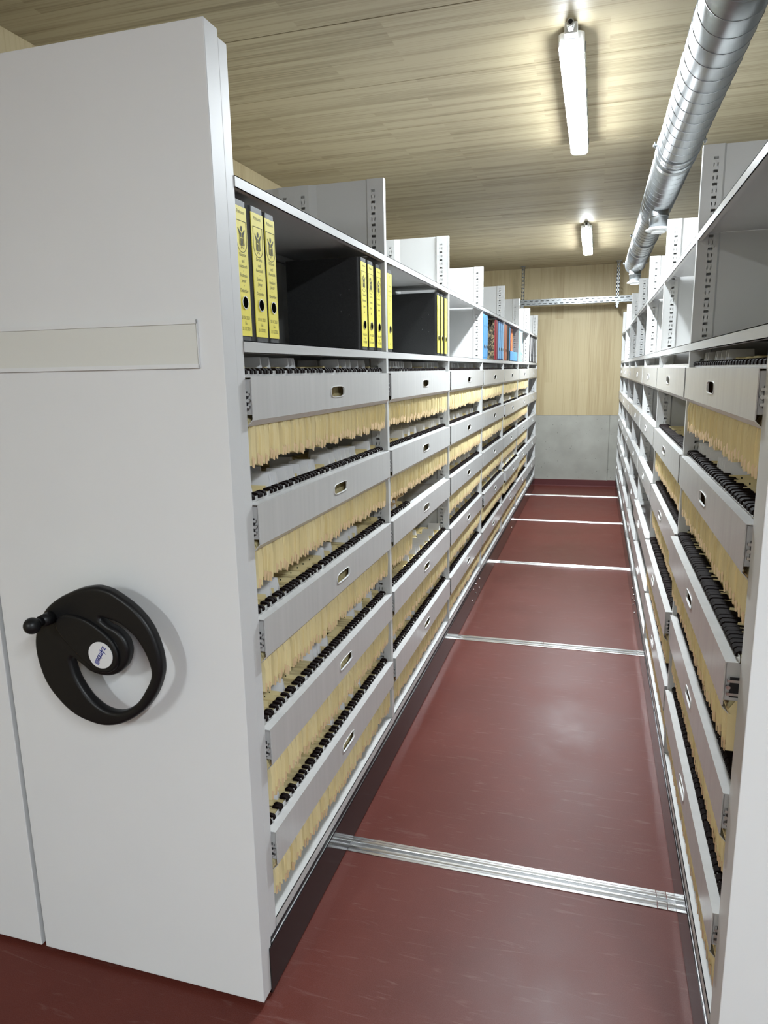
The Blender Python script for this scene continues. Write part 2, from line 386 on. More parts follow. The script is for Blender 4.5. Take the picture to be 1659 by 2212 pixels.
def drawer_mb(y0, y1, zt, off=0.0):
    """drawer with folded sheet front, handle slot, hanging rails and side walls; u = depth into the shelf"""
    b = MB(); u = -.010 - off; zb = zt - .100; n = 24; yc, zc = (y0 + y1) / 2 + .005, zt - .052
    inner = stadium(yc, zc, .062, .0165, n); W, H0, H1 = (y1 - y0) / 2, zb, zt
    outer = []
    for (iy, iz) in inner:
        dy, dz = iy - yc, (iz - zc) * 3.2
        if abs(dy) * .55 > abs(dz): yy = y1 if dy > 0 else y0; outer.append((yy, zc + (H1 - H0) * .5 * max(-1, min(1, dz / (abs(dy) * .55)))))
        else: outer.append((yc + W * max(-1, min(1, dy * .55 / (abs(dz) + 1e-9))), H1 if dz > 0 else H0))
    # snap four outer points to the corners
    for cy, cz in ((y0, H0), (y1, H0), (y0, H1), (y1, H1)):
        i = min(range(n), key=lambda i: abs(outer[i][0] - cy) + 4 * abs(outer[i][1] - cz)); outer[i] = (cy, cz)
    outer = [(a, min(H1, max(H0, c))) for a, c in outer]
    for uu in (u, u + .0025):
        b.add([(uu, a, c) for a, c in inner] + [(uu, a, c) for a, c in outer], [(i, (i + 1) % n, n + (i + 1) % n, n + i) for i in range(n)])
    b.add([(u, a, c) for a, c in inner] + [(u + .0025, a, c) for a, c in inner], [(i, (i + 1) % n, n + (i + 1) % n, n + i) for i in range(n)])
    b.add([(u, a, c) for a, c in outer] + [(u + .0025, a, c) for a, c in outer], [(i, (i + 1) % n, n + (i + 1) % n, n + i) for i in range(n)])
    # folded lower flange going back, top flange and raised hanging rail
    b.prism([(u, zb), (u + .0135, zb - .015), (u + .0135, zb - .018), (u + .0015, zb - .0045), (u, zb - .003)], y0 - .004, y1 + .002, 'y')
    b.prism([(u, zt), (u, zt + .0022), (u + .028, zt + .0022), (u + .028, zt)], y0 - .004, y1, 'y')
    r = u + .028
    b.prism([(y0 - .004, zt), (y0 - .004, zt + .012), (y0 + .001, zt + .016), (y1 - .005, zt + .016), (y1, zt + .012), (y1, zt)], r - .0018, r, 'x')
    # sides and back rail
    for a, c in ((y0 + .006, y0 + .009), (y1 - .012, y1 - .009)): b.box(u + .0025, .34 - off, a, c, zb + .01, zt - .004)
    for a, c in ((y0 + .009, y0 + .026), (y1 - .029, y1 - .012)): b.box(.03 - off, .34 - off, a, c, zt - .030, zt - .027)
    b.box(.34 - off, .343 - off, y0 + .006, y1 - .009, zb + .02, zt + .014)
    return b

def grip_mb(y0, y1, zt, off=0.0):
    b = MB(); n = 24; u = -.010 - off; yc, zc = (y0 + y1) / 2 + .005, zt - .052
    i0 = stadium(yc, zc, .0615, .016, n); o0 = stadium(yc, zc, .0633, .0175, n)
    b.add([(u - .0018, a, c) for a, c in i0] + [(u - .0018, a, c) for a, c in o0] + [(u, a, c) for a, c in o0] + [(u + .004, a, c) for a, c in i0],
          [(i, (i + 1) % n, n + (i + 1) % n, n + i) for i in range(n)] + [(n + i, n + (i + 1) % n, 2 * n + (i + 1) % n, 2 * n + i) for i in range(n)] + [(i, (i + 1) % n, 3 * n + (i + 1) % n, 3 * n + i) for i in range(n)])
    return b

def slide_mb(y0, y1, zt, off=0.0, side=0):
    b = MB(); zc = zt - .055
    ys = y0 - .007 if side == 0 else y1 + .002
    b.box(.002 - off, .33, ys, ys + .006, zc - .022, zc + .022, 1)
    b.box(-.004 - off, .32, ys - .001, ys + .007, zc + .012, zc + .018); b.box(-.004 - off, .32, ys - .001, ys + .007, zc - .018, zc - .012)
    b.cyl((-.001 - off, zc), .0045, ys - .001, ys + .008, 'y', 10)
    return b

BLOCKS = {}
def bay_range(k): return (Y0 + BAY * (k - 1) + .027 if k > 0 else YP + .100, Y0 + BAY * k)

def shelf_mb(y0, y1, z, lip, u0=0.0, u1=.372):
    b = MB(); b.box(u0, u1, y0, y1, z - .002, z)
    b.box(u0, u0 + .002, y0, y1, z - lip, z); b.box(u0, u0 + .016, y0, y1, z - lip, z - lip + .002)
    b.box(u1 - .002, u1, y0, y1, z - lip, z); b.box(u1 - .016, u1, y0, y1, z - lip, z - lip + .002)
    return b

def shelving(xf, d, label, offsets, full=True):
    T = lambda u, y, z: (xf + d * u, y, z)
    root = empty('mobile_shelving', (xf + d * .37, YP, 0)); tag(root, label, 'shelving', 'mobile shelving blocks')
    # end panel: front cover and the rear channel behind it
    b = MB(); b.box(0, .729, YP, YP + .058, .016, 2.439); b.box(.002, .727, YP + .060, YP + .100, .16, 2.425); b.box(.03, .70, YP + .057, YP + .061, .1, 2.42)
    pan = b.build('end_panel', M_panel, root, T, bevel=.003)
    # plinth, black channel, base shelf
    yend = Y0 + BAY * 6 + .03
    b = MB(); b.box(-.003, .006, YP + .045, yend, .006, .150); b.box(.723, .732, YP + .045, yend, .006, .150); b.box(.006, .02, yend - .01, yend, .006, .15)
    pl = b.build('plinth', M_plinth, root, T)
    b = MB()
    for y, z in ((5.02, .135), (4.91, .125), (5.02, .064), (4.85, .06), (5.2, .125), (5.17, .06), (7.51, .13), (7.38, .05), (7.68, .08)): b.cyl((y, z), .008, -.006, -.002, 'x', 10)
    b.build('bolt', M_chrome, pl, T)
    b = MB(); b.box(.0, .03, YP + .062, yend, .150, .1715); b.box(.70, .729, YP + .062, yend, .150, .1715); b.build('buffer_channel', M_dark, root, T)
    b = MB(); b.box(-.001, .001, YP + .062, yend, .1535, .1548); b.build('channel_trim', M_chrome, root, T)
    # uprights
    ub = upright_mb().build('upright', M_paint, root, lambda u, y, z: T(u, y + Y0, z), fix=False)
    ub2 = upright_mb().build('upright', M_paint, root, lambda u, y, z: T(.744 - u, y + Y0, z), fix=False)
    for k in range(1, 7): copy_at(ub, (0, BAY * k, 0), root); copy_at(ub2, (0, BAY * k, 0), root)
    # shelves
    for k in range(7):
        y0, y1 = bay_range(k)
        for z, lip in ((2.157, .026), (1.790, .029), (.205, .032)):
            shelf_mb(y0, y1, z, lip).build('shelf', M_paint, root, T, fix=False)
        if k < 7:
            for z in (2.157, 1.79, 1.4, 1.0, .6, .205):
                shelf_mb(y0, y1, z, .029, .374, .742).build('shelf', M_paint, root, T, fix=False)
        b = MB(); b.box(.366, .369, y0, y1, .205, 1.76); b.build('back_panel', M_paint, root, T)
    # drawers
    if full:
        for k in range(7):
            y0, y1 = bay_range(k); y0 += .007; y1 -= .006
            for i, zt in enumerate(ZD):
                off = offsets.get((k, i), 0.0)
                dr = drawer_mb(y0, y1, zt, off).build('drawer', M_face, root, T)
                grip_mb(y0, y1, zt, off).build('grip_rim', M_rim, dr, T)
                if k < 4:
                    for sd in (0, 1): slide_mb(y0, y1, zt, off, sd).build('drawer_slide', [M_chrome, M_dark], dr, T, fix=False)
    BLOCKS[d] = root
    return root, pan, T

left, lpan, TL = shelving(XL, -1, 'grey mobile shelving block with the black handwheel on its end panel', {(4, 3): .025, (3, 3): .012, (4, 1): .01})
right, rpan, TR = shelving(XR, 1, 'grey mobile shelving block on the far side of the aisle, under the silver duct', {(0, 2): .017, (1, 3): .014, (2, 3): .012})
nbr, npan, TN = shelving(XL - .745, -1, 'closed up shelving block behind the handwheel block, only a strip of its panel showing', {}, full=False)

# ------------------------------------------------------------------ label holder, handwheel
b = MB(); x0, x1, z0, z1 = -1.45, -.869, 1.728, 1.834; y = YP
b.box(x0, x1, y - .0015, y, z0, z1); b.box(x0, x1, y - .006, y - .001, z0 - .001, z0 + .0075); b.box(x0, x1, y - .004, y - .001, z0 + .0075, z0 + .0085)
b.box(x0, x1, y - .006, y - .001, z1 - .0085, z1 + .001); b.box(x1 - .0015, x1 + .0005, y - .006, y, z0, z1)
b.build('label_holder', M_panel, lpan)
b = MB(); b.box(x0 + .003, x1 - .004, y - .0035, y - .0018, z0 + .006, z1 - .0065); b.build('blank_label_card', M_card, lpan)

outer = [(-1.16, 1.212), (-1.211, 1.2), (-1.276, 1.17), (-1.321, 1.134), (-1.351, 1.084), (-1.362, 1.04), (-1.358, .991), (-1.339, .934), (-1.299, .885), (-1.255, .854), (-1.2, .838), (-1.155, .837), (-1.102, .853), (-1.045, .89), (-1.006, .935), (-.982, .984), (-.975, 1.021), (-.981, 1.068), (-1.002, 1.121), (-1.041, 1.165), (-1.095, 1.199), (-1.128, 1.21)]
hole = [(-1.150, 1.130), (-1.114, 1.125), (-1.086, 1.114), (-1.055, 1.089), (-1.032, 1.051), (-1.021, 1.016), (-1.021, .989), (-1.036, .957), (-1.068, .912), (-1.113, .884), (-1.159, .884), (-1.199, .909), (-1.228, .95), (-1.241, .986), (-1.242, 1.017),
        (-1.21, .999), (-1.19, .985), (-1.155, .978), (-1.118, .986), (-1.089, 1.011), (-1.076, 1.047), (-1.083, 1.078), (-1.104, 1.100), (-1.130, 1.112)]
WY = YP - .072
def inset(pts, dist):
    """move a closed outline along its normals (positive: towards its inside)"""
    n = len(pts); area = sum(pts[i][0] * pts[(i + 1) % n][1] - pts[(i + 1) % n][0] * pts[i][1] for i in range(n)); sg = 1 if area > 0 else -1; out = []
    for i in range(n):
        t = (Vector(pts[(i + 1) % n]) - Vector(pts[i - 1])).normalized(); nn = Vector((-t.y, t.x)) * sg; out.append((pts[i][0] + nn.x * dist, pts[i][1] + nn.y * dist))
    return out
def rescale(pts, c, sx, sz): return [(c[0] + (a - c[0]) * sx, c[1] + (z - c[1]) * sz) for a, z in pts]
outer = rescale(outer, (-1.168, 1.030), .965, .985)
hole = [(a if i < 15 else a, c) for i, (a, c) in enumerate(hole)]
hole = rescale(hole, (-1.145, 1.005), 1.045, 1.01)
mapw = lambda x, yy, z: (x, WY - z, yy)
wheel = MB(); wheel.merge(curve_mb([inset(smooth_loop(outer), .010), inset(smooth_loop(hole), -.009)], .005, .010, 0, mapw))
for i in range(len(wheel.sm)): wheel.sm[i] = True
wh = wheel.build('hand_wheel', M_black, left)
md = wh.modifiers.new('w', 'WEIGHTED_NORMAL')
# raised hub arm
def disc(cx, cz, r, n=40): return [(cx + r * math.cos(2 * math.pi * k / n), cz + r * math.sin(2 * math.pi * k / n)) for k in range(n)]
arm = [(-1.262, 1.118), (-1.235, 1.128), (-1.19, 1.122), (-1.150, 1.102), (-1.122, 1.080), (-1.108, 1.060), (-1.103, 1.037), (-1.110, 1.012), (-1.13, .998), (-1.155, .997), (-1.18, 1.010), (-1.215, 1.038), (-1.252, 1.075), (-1.268, 1.10)]
b = MB(); b.merge(curve_mb([smooth_loop(arm)], .003, .006, 0, lambda x, yy, z: (x, WY - .016 - z, yy)))
b.merge(curve_mb([[(-1.144 + .040 * math.cos(t), 1.043 + .042 * math.sin(t)) for t in [2 * math.pi * k / 40 for k in range(40)]]], .010, .008, 0, lambda x, yy, z: (x, WY - z, yy)))
b.cyl((-1.144, 1.039), .020, WY - .01, YP, 'y', 32)
b.build('wheel_hub', M_black, wh)
b = MB(); b.cyl((-1.291, 1.121), .017, WY - .013, WY - .050, 'y', 20, r2=.015); b.cyl((-1.291, 1.121), .011, WY - .045, WY - .070, 'y', 20); b.sphere((-1.291, WY - .078, 1.121), .0205, 24)
b.build('crank_knob', M_black, wh)
b = MB(); b.cyl((-1.144, 1.039), .0345, WY - .0275, WY - .0245, 'y', 48); bd = b.build('hub_badge', M_badge, wh)
ang = math.radians(-122); ca, sa = math.cos(ang), math.sin(ang)
def mb_badge(x, yy, z, s=1): x, yy = x * s, yy * s; return (-1.144 + ca * x - sa * yy, WY - .0280, 1.039 + sa * x + ca * yy)
b = MB(); by = mb_badge
def strokes(mb, lst, t=.0020):
    for (p, q) in lst:
        p, q = Vector(p), Vector(q); e = (q - p).normalized(); n_ = Vector((-e.y, e.x)) * t / 2; p2, q2 = p - e * t / 2, q + e * t / 2
        mb.add([by(*(p2 + n_), 0), by(*(q2 + n_), 0), by(*(q2 - n_), 0), by(*(p2 - n_), 0)], [(0, 1, 2, 3)])
# letters z A m b e l l i, cap height .009
h = .0045
L_ = []
x = -.026; L_ += [((x, h), (x + .005, h)), ((x + .005, h), (x, -h)), ((x, -h), (x + .006, -h))]
strokes(b, L_)
b.add([by(-.0195, -h - .001, 0), by(-.0175, -h - .001, 0), by(-.0142, .004, 0), by(-.0125, .015, 0), by(-.0150, .004, 0)], [(0, 1, 2, 3, 4)])
b.add([by(-.0125, .015, 0), by(-.0138, .002, 0), by(-.0125, -h - .005, 0), by(-.0105, -h - .005, 0)], [(0, 1, 2, 3)])
L_ = [((-.017, -.0015), (-.009, -.0015))]
x = -.008; L_ += [((x, -h), (x, h * .8)), ((x, h * .8), (x + .009, h * .8)), ((x + .0045, -h), (x + .0045, h * .8)), ((x + .009, -h), (x + .009, h * .8))]
x = .0035; L_ += [((x, -h), (x, h * 1.5)), ((x, -h), (x + .005, -h)), ((x + .005, -h), (x + .005, h * .7)), ((x + .005, h * .7), (x, h * .7))]
x = .0115; L_ += [((x, -h), (x, h * .8)), ((x, h * .8), (x + .005, h * .8)), ((x + .005, h * .8), (x + .005, 0)), ((x + .005, 0), (x, 0)), ((x, -h), (x + .005, -h))]
for x in (.0195, .0225): L_ += [((x, -h), (x, h * 1.5))]
L_ += [((.0255, -h), (.0255, h * .7)), ((.0255, h * 1.3), (.0255, h * 1.4))]
strokes(b, L_)
b.build('badge_lettering', M_blue, wh, fix=False)

# ------------------------------------------------------------------ ring binders
def emblem(mapf):
    """shield with a robed figure, arms raised; unit height 1 centred on 0"""
    b = MB(); W = .40
    out = [(-W, .5), (W, .5)] + [(W * math.cos(t), -.15 - .35 * math.sin(t)) for t in [math.pi * i / 14 for i in range(15)]]
    inn = [(a * .93, c * .965) for a, c in out]
    n = len(out); b.add([mapf(*p) for p in out] + [mapf(*p) for p in inn], [(i, (i + 1) % n, n + (i + 1) % n, n + i) for i in range(n)])
    def poly(pts): b.add([mapf(*p) for p in pts], [tuple(range(len(pts)))])
    poly([(-.03, .33), (.03, .33), (.07, .27), (.06, .20), (.02, .16), (-.02, .16), (-.06, .20), (-.07, .27)])
    poly([(-.10, .13), (-.02, .11), (-.02, -.02), (-.10, -.02)]); poly([(.02, .11), (.10, .13), (.10, -.02), (.02, -.02)])
    poly([(-.10, .13), (-.24, .27), (-.27, .25), (-.18, .08), (-.11, .03)]); poly([(.10, .13), (.22, .25), (.26, .22), (.18, .08), (.11, .03)])
    poly([(-.16, .06), (-.12, .04), (-.13, -.27), (-.19, -.27)]); poly([(.16, .06), (.12, .04), (.13, -.27), (.19, -.27)])
    poly([(-.09, -.05), (-.02, -.05), (-.02, -.29), (-.10, -.29)]); poly([(.02, -.05), (.09, -.05), (.10, -.29), (.02, -.29)])
    poly([(-.06, -.31), (-.02, -.31), (-.07, -.38), (-.10, -.38)]); poly([(.02, -.31), (.06, -.31), (.10, -.38), (.07, -.38)])
    return b

def binder(y0, y1, label, group, cover=None, spine_mat=None, label_mat=None, lines=None, crest=False, front=.012, h=.322, rivets=False, lab_w=.8, depth=.285, T=TL, zb=1.7905, hole_ring=True):
    cover = cover or M_cover; spine_mat = spine_mat or cover
    w = y1 - y0; r = min(.014, w * .3); f = front
    root = empty('ring_binder', T(f + depth / 2, (y0 + y1) / 2, zb)); tag(root, label, 'binder', group)
    z0, z1 = zb, zb + h
    b = MB(); b.box(f + r, f + depth, y0, y0 + .0025, z0, z1); b.box(f + r, f + depth, y1 - .0025, y1, z0, z1)
    b.build('cover_board', cover, root, T)
    arc = [(f + r * (1 - math.sin(t)), y0 + r * (1 - math.cos(t))) for t in [math.pi / 2 * i / 5 for i in range(6)]]
    arc += [(f + r * (1 - math.cos(t)), y1 - r * (1 - math.sin(t))) for t in [math.pi / 2 * i / 5 for i in range(6)]]
    inner = [(f + r, y1 - .0025), (f + r, y0 + .0025)]
    b = MB(); b.prism(arc + inner, z0, z1, 'z'); sp = b.build('spine', spine_mat, root, T)
    b = MB(); b.box(f + r + .004, f + depth - .02, y0 + .006, y1 - .006, z0 + .01, z1 - .014); b.build('paper_block', M_paper, root, T)
    yc = (y0 + y1) / 2
    if label_mat:
        hw = w * lab_w / 2; b = MB(); b.box(f - .0012, f + .0005, yc - hw, yc + hw, z0 + .012, z1 - .014)
        lb = b.build('spine_label', label_mat, root, T)
        ux = f - .0016; mp = lambda x, yy, z=0, zc=0: T(ux, yc + x, zc + yy)
        if crest: emblem(lambda a, c: T(ux, yc + a * .064, 2.031 + c * .072)).build('crest', M_ink, lb, fix=False)
        for (t, z, s) in (lines or []):
            text_mb(t, s, lambda x, yy, zz, z=z: T(ux, yc + x * .82, z + yy)).build('print', M_ink, lb, fix=False)
    if hole_ring:
        zc = z0 + .09; rr = min(.0135, w * .28)
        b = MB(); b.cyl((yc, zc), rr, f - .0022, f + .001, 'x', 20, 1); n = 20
        ring = [(yc + rr * math.cos(2 * math.pi * k / n), zc + rr * math.sin(2 * math.pi * k / n)) for k in range(n)]
        ring2 = [(yc + rr * 1.16 * math.cos(2 * math.pi * k / n), zc + rr * 1.16 * math.sin(2 * math.pi * k / n)) for k in range(n)]
        b.add([(f - .003, *p) for p in ring] + [(f - .003, *p) for p in ring2] + [(f - .0005, *p) for p in ring2], [(k, (k + 1) % n, n + (k + 1) % n, n + k) for k in range(n)] + [(n + k, n + (k + 1) % n, 2 * n + (k + 1) % n, 2 * n + k) for k in range(n)])
        b.build('finger_hole', [M_chrome, M_hole], root, T)
    if rivets:
        for (u, z) in ((.054, 2.001), (.088, 1.985), (.087, 1.927), (.053, 1.912)):
            b = MB(); b.cyl((u, z), .0032, y0 - .0012, y0, 'y', 10); b.build('rivet', M_chrome, root, T)
    return root

def spine_lines(who, month='Januar'):
    return [('Parkraum', 2.086, .0115), ('Garantie', 1.990, .0115), ('und', 1.976, .0115), ('Austausch', 1.964, .0115), ('-', 1.954, .0115), (who, 1.943, .0115), (month, 1.931, .0115), ('-', 1.920, .0115), ('Dezember', 1.908, .0115), ('01.01.2021', 1.845, .0115), ('bis', 1.832, .0115), ('31.12.2021', 1.819, .0115)]
def short_lines(a): return [('Parkraum', 2.086, .0115), ('Garantie', 1.985, .0115), (a, 1.965, .0115), ('Januar', 1.945, .0115), ('bis', 1.925, .0115), ('01.01.2020', 1.845, .0115), ('bis', 1.832, .0115), ('31.12.2020', 1.819, .0115)]
GY = 'black binders with yellow labels'
binder(1.550, 1.622, 'black binder with yellow crest label half hidden behind the end panel', GY, label_mat=M_yellow, crest=True, lines=spine_lines('Electronic'))
binder(1.632, 1.712, 'wide yellow labelled binder, middle of the three next to the end panel', GY, label_mat=M_yellow, crest=True, lines=spine_lines('Siemens'))
binder(1.713, 1.782, 'yellow labelled binder with a creased label corner, third from the end panel', GY, label_mat=M_yellow, crest=True, lines=spine_lines('Flowbird'), front=.014)
binder(2.475, 2.552, 'yellow labelled binder whose black side with four rivets faces the camera, first bay', GY, label_mat=M_yellow, crest=True, lines=short_lines('Electronic'), rivets=True, front=.012)
binder(2.556, 2.636, 'middle of the three crest labelled binders against the far upright of the first bay', GY, label_mat=M_yellow, crest=True, lines=short_lines('Siemens'))
binder(2.660, 2.732, 'crest labelled binder touching the far upright of the first bay', GY, label_mat=M_yellow, crest=True, lines=short_lines('Flowbird'))
b1l = [('03', 2.085, .014), ('Protokoll', 2.05, .0105), ('Lieferscheine', 2.03, .0105), ('Rechnungen', 2.012, .0105), ('2019', 1.994, .0105), ('IV / 02', 1.94, .0105), ('1 - 4', 1.925, .0105), ('08', 1.822, .014)]
binder(2.812, 2.888, 'single yellow labelled binder at the near end of the second bay', GY, label_mat=M_yellow, lines=b1l, lab_w=.86)
for i, (a, c, t) in enumerate(((3.735, 3.800, 'second bay binder with yellow spine and riveted black side'), (3.825, 3.890, 'middle yellow spined binder at the far end of the second bay'), (3.925, 3.994, 'yellow spined binder touching the upright after the second bay'))):
    binder(a, c, t, GY, label_mat=M_yellow, lines=[('05', 2.085, .012), ('Wartung', 2.03, .0105), ('2019', 1.985, .0105), ('09', 1.822, .013)], rivets=(i == 0), lab_w=.84, front=.008)
# coloured binders further along
M_sky = plain('blue_binder', (.10, .33, .62), .45); M_skyd = plain('blue_label', (.20, .42, .66), .5); M_red = plain('dark_red_spine', (.22, .015, .02), .45)
M_or = plain('orange_binder', (.75, .16, .04), .45); M_or2 = plain('dull_orange_binder', (.45, .15, .07), .5); M_lb = plain('light_blue_binder', (.35, .62, .78), .4)
M_grey = plain('grey_binder', (.28, .28, .29), .5); M_wh = plain('white_binder', (.68, .68, .68), .5); M_navy = plain('navy_board', (.02, .05, .14), .5)
G3 = 'binders in the fourth bay'
for i, t in enumerate(('first blue binder beside the upright at the near end of the fourth bay', 'middle of the three sky blue binders opening the fourth bay', 'third sky blue binder, next to the marbled one')):
    binder(5.312 + i * .072, 5.382 + i * .072, t, G3, cover=M_navy, spine_mat=M_sky, label_mat=M_sky, lines=[('Plan', 2.03, .02)], lab_w=.9, front=.003)
binder(6.005, 6.105, 'binder with marbled brown sides and a dark red spine', G3, cover=M_marble, spine_mat=M_red, hole_ring=False, rivets=False, front=.003)
for (a, c, t) in ((6.14, 6.235, 'grey blue binder beside the dark red spine'), (6.265, 6.36, 'middle grey blue binder of the three right of the red spine'), (6.39, 6.487, 'grey blue binder touching the upright after the fourth bay')):
    binder(a, c, t, G3, cover=M_navy, spine_mat=M_navy, label_mat=M_skyd, lines=[('Pl.', 2.03, .02)], lab_w=.78, front=.003)
G4 = 'binders in the fifth bay'
binder(6.590, 6.680, 'dull orange binder at the near end of the fifth bay', G4, spine_mat=M_or2, label_mat=M_or2, lab_w=.85, front=.003)
binder(6.690, 6.745, 'narrow orange brown binder, second in the fifth bay', G4, spine_mat=M_or2, label_mat=M_or2, lab_w=.6, front=.003)
binder(6.760, 6.850, 'plain black binder right of the narrow orange brown one', G4, label_mat=None, hole_ring=False, front=.006)
binder(6.870, 6.960, 'plain black binder standing against the blue magazine file', G4, label_mat=None, hole_ring=False, front=.004)
binder(7.30, 7.42, 'black binder next to the bright orange one', G4, label_mat=None, hole_ring=False, front=.05, depth=.26, zb=1.795)
binder(7.44, 7.58, 'bright orange broad binder standing inside the light blue magazine file', G4, spine_mat=M_or, label_mat=M_or, lab_w=.9, lines=[('IX', 2.0, .03)], front=.045, depth=.26, hole_ring=True, zb=1.795)
# low blue magazine file: low front, tall near side
b = MB(); z0 = 1.7905; ya, yc_ = 6.974, 7.66
b.box(.002, .005, ya, yc_, z0, z0 + .092); b.box(.002, .30, yc_ - .003, yc_, z0, z0 + .092); b.box(.002, .30, ya, yc_, z0, z0 + .003); b.box(.002, .30, ya, ya + .035, z0, z0 + .31)
mf = b.build('magazine_file', M_sky, None, TL); tag(mf, 'light blue magazine file with low front in the fifth bay', 'magazine file')
for a, c, t in ((7.90, 8.018, 'light blue binder at the near end of the sixth bay'), (8.04, 8.18, 'second light blue binder of the sixth bay')):
    binder(a, c, t, 'light blue binders in the sixth bay', cover=M_navy, spine_mat=M_lb, label_mat=M_lb, lab_w=.8, front=.003)
for a, c, m, t in ((9.21, 9.32, M_wh, 'white spined binder, nearest in the last bay'), (9.39, 9.53, M_grey, 'grey spined binder, second in the last bay'), (9.63, 9.77, M_wh, 'white spined binder between two grey ones in the last bay'), (9.85, 9.96, M_grey, 'grey binder, fourth in the last bay'), (10.02, 10.13, M_wh, 'pale binder, farthest of all on the shelf')):
    binder(a, c, t, 'grey and white binders in the last bay', cover=M_grey, spine_mat=M_dark, label_mat=m, lab_w=.75, front=.003)

# ------------------------------------------------------------------ hanging folders
def folder_mb(w, h, seed, flap=False, coarse=False):
    """gusseted manila pocket hanging from z=0 at y=0; front edge at u=0"""
    rnd = random.Random(seed); b = MB(); D = .285
    lv = [(0, w * .34, .0), (-.018, w * .44, .002), (-.100, w * .40, .003), (-.128, w * .5, .0045), (-h * .72, w * .5, .006), (-h, w * .5, .009)]
    lean = rnd.uniform(-.003, .003); bulge = rnd.uniform(0, .004)
    vs = []; n = len(lv)
    for i, (z, hw, cr) in enumerate(lv):
        y = lean * (-z / h); f = rnd.uniform(-.0015, .0015) + (bulge if i == 4 else 0)
        if i == n - 1: zz = z + rnd.uniform(-.008, .006)
        else: zz = z
        if z > -.105: f = -.017; cr += .017
        vs += [(f * -1, y - hw, zz), (cr, y, zz + (.016 if i == n - 1 else 0)), (f * -1, y + hw, zz + (rnd.uniform(-.003, .003) if i == n - 1 else 0))]
    fr = len(vs)
    for (z, hw, cr) in lv: vs += [(D, -hw, z), (D, hw, z)]
    fs = []; mi = []
    for i in range(n - 1):
        a = 3 * i; c = a + 3
        fs += [(a, a + 1, c + 1, c), (a + 1, a + 2, c + 2, c + 1)]
        p = fr + 2 * i; q = p + 2
        fs += [(a, c, q, p), (a + 2, p + 1, q + 1, c + 2), (p, q, q + 1, p + 1)]
    fs.append((0, fr, fr + 1, 2, 1)); a = 3 * (n - 1); p = fr + 2 * (n - 1); fs.append((a, a + 1, p)); fs.append((a + 1, a + 2, p + 1, p))
    b.add(vs, fs)
    # folded corner at the foot, a different tone
    z = lv[-1][0]; b.add([(-.001, lean - w * .5, z + .022), (-.0018, lean + w * .1, z + .012), (-.001, lean - w * .1, z - .010), (0, lean - w * .5, z - .006)], [(0, 1, 2, 3)], 1)
    if flap:
        t = .014 + rnd.uniform(-.003, .006); u0, u1 = .035, .16
        b.add([(u0, .001, -.004), (u1, .001, -.004), (u1 - .004, .004, t), (u0 + .004, .004, t)], [(0, 1, 2, 3)], 0)
        for uu in (.07, .125):
            for sgn in (-.0004, .0):
                b.add([(uu - .002, .0025 + sgn, t * .35), (uu + .002, .0025 + sgn, t * .35), (uu + .002, .0028 + sgn, t * .65), (uu - .002, .0028 + sgn, t * .65)], [(0, 1, 2, 3)], 2)
    return b

def hook_mb(U0=.017, w0=.0050):
    """dark plastic hook end: lies on the rail and droops over it"""
    b = MB(); p = [(U0, -.004), (U0, .003), (.012, .0045), (-.002, .0035), (-.0075, -.001), (-.0085, -.009), (-.0045, -.0105), (-.002, -.004), (.004, -.0035)]
    n = len(p)
    ring = lambda s, w_: [(a, w_, c) for a, c in p]
    A = [(a, -w0, c) for a, c in p]; B = [(a, w0, c) for a, c in p]
    b.add(A + B, [(i, (i + 1) % n, n + (i + 1) % n, n + i) for i in range(n)])
    for s in (-1, 1):
        c = [(a, s * w0, z) for a, z in p]; b.add(c, [(0, 1, 2, 8), (2, 3, 4, 7, 8), (4, 5, 6, 7)])
    return b

def tab_mb(u0, u1, hw=.008, ht=.040):
    b = MB()
    b.add([(u0, -hw, 0), (u1, -hw, 0), (u1 - .003, -.0006, ht), (u0 + .003, -.0006, ht), (u0, hw, 0), (u1, hw, 0), (u1 - .003, .0006, ht), (u0 + .003, .0006, ht)],
          [(0, 1, 2, 3), (5, 4, 7, 6), (3, 2, 6, 7), (0, 3, 7, 4), (1, 5, 6, 2)])
    return b

FU = .006     # depth of the folders' front edge behind the aisle face
def drawer_y(k):
    y0, y1 = bay_range(k); return y0 + .020, y1 - .018

VARS = [folder_mb(.022, .214 + .006 * (i % 3), 100 + i, flap=(i % 2 == 0)) for i in range(10)]
HOOK = hook_mb(); HOOKR = hook_mb(.040, .0105); TABF = tab_mb(.022, .092); TABB = tab_mb(.118, .195)
MF = [M_manila, M_fold, M_ink]
protos = {}
def near_folder(T, d, y, zt, var, w, tabs, label, group, off=0.0, rnd=random):
    """one suspension folder as a thing: pocket, hook, sometimes a card tab"""
    key = (d, var)
    z = zt + .012
    if key not in protos:
        o = VARS[var].build('hanging_folder', MF, None, lambda u, yy, zz: (d * u, yy, zz), origin=(0, 0, 0))
        protos[key] = o; first = True
    else:
        o = protos[key].copy(); COL.objects.link(o)
    place(o, (T(FU - off, y, z)))
    o.scale = (1, w / .022, 1)
    tag(o, label, 'folder', group)
    for nm, src, ok in (('hook', HOOK if d < 0 else HOOKR, True), ('card_tab', TABF, tabs == 1 or tabs == 3), ('card_tab', TABB, tabs == 2)):
        if not ok: continue
        kk = (d, nm, id(src))
        if kk not in protos:
            c = src.build(nm, M_hook if nm == 'hook' else M_tab, None, lambda u, yy, zz: (d * u, yy, zz), origin=(0, 0, 0)); protos[kk] = c
        else:
            c = protos[kk].copy(); COL.objects.link(c)
        c.parent = o; c.location = (d * .014, 0, .0065 if nm == 'hook' else .0)
        c.scale = (1, .022 / w, 1)
    return o

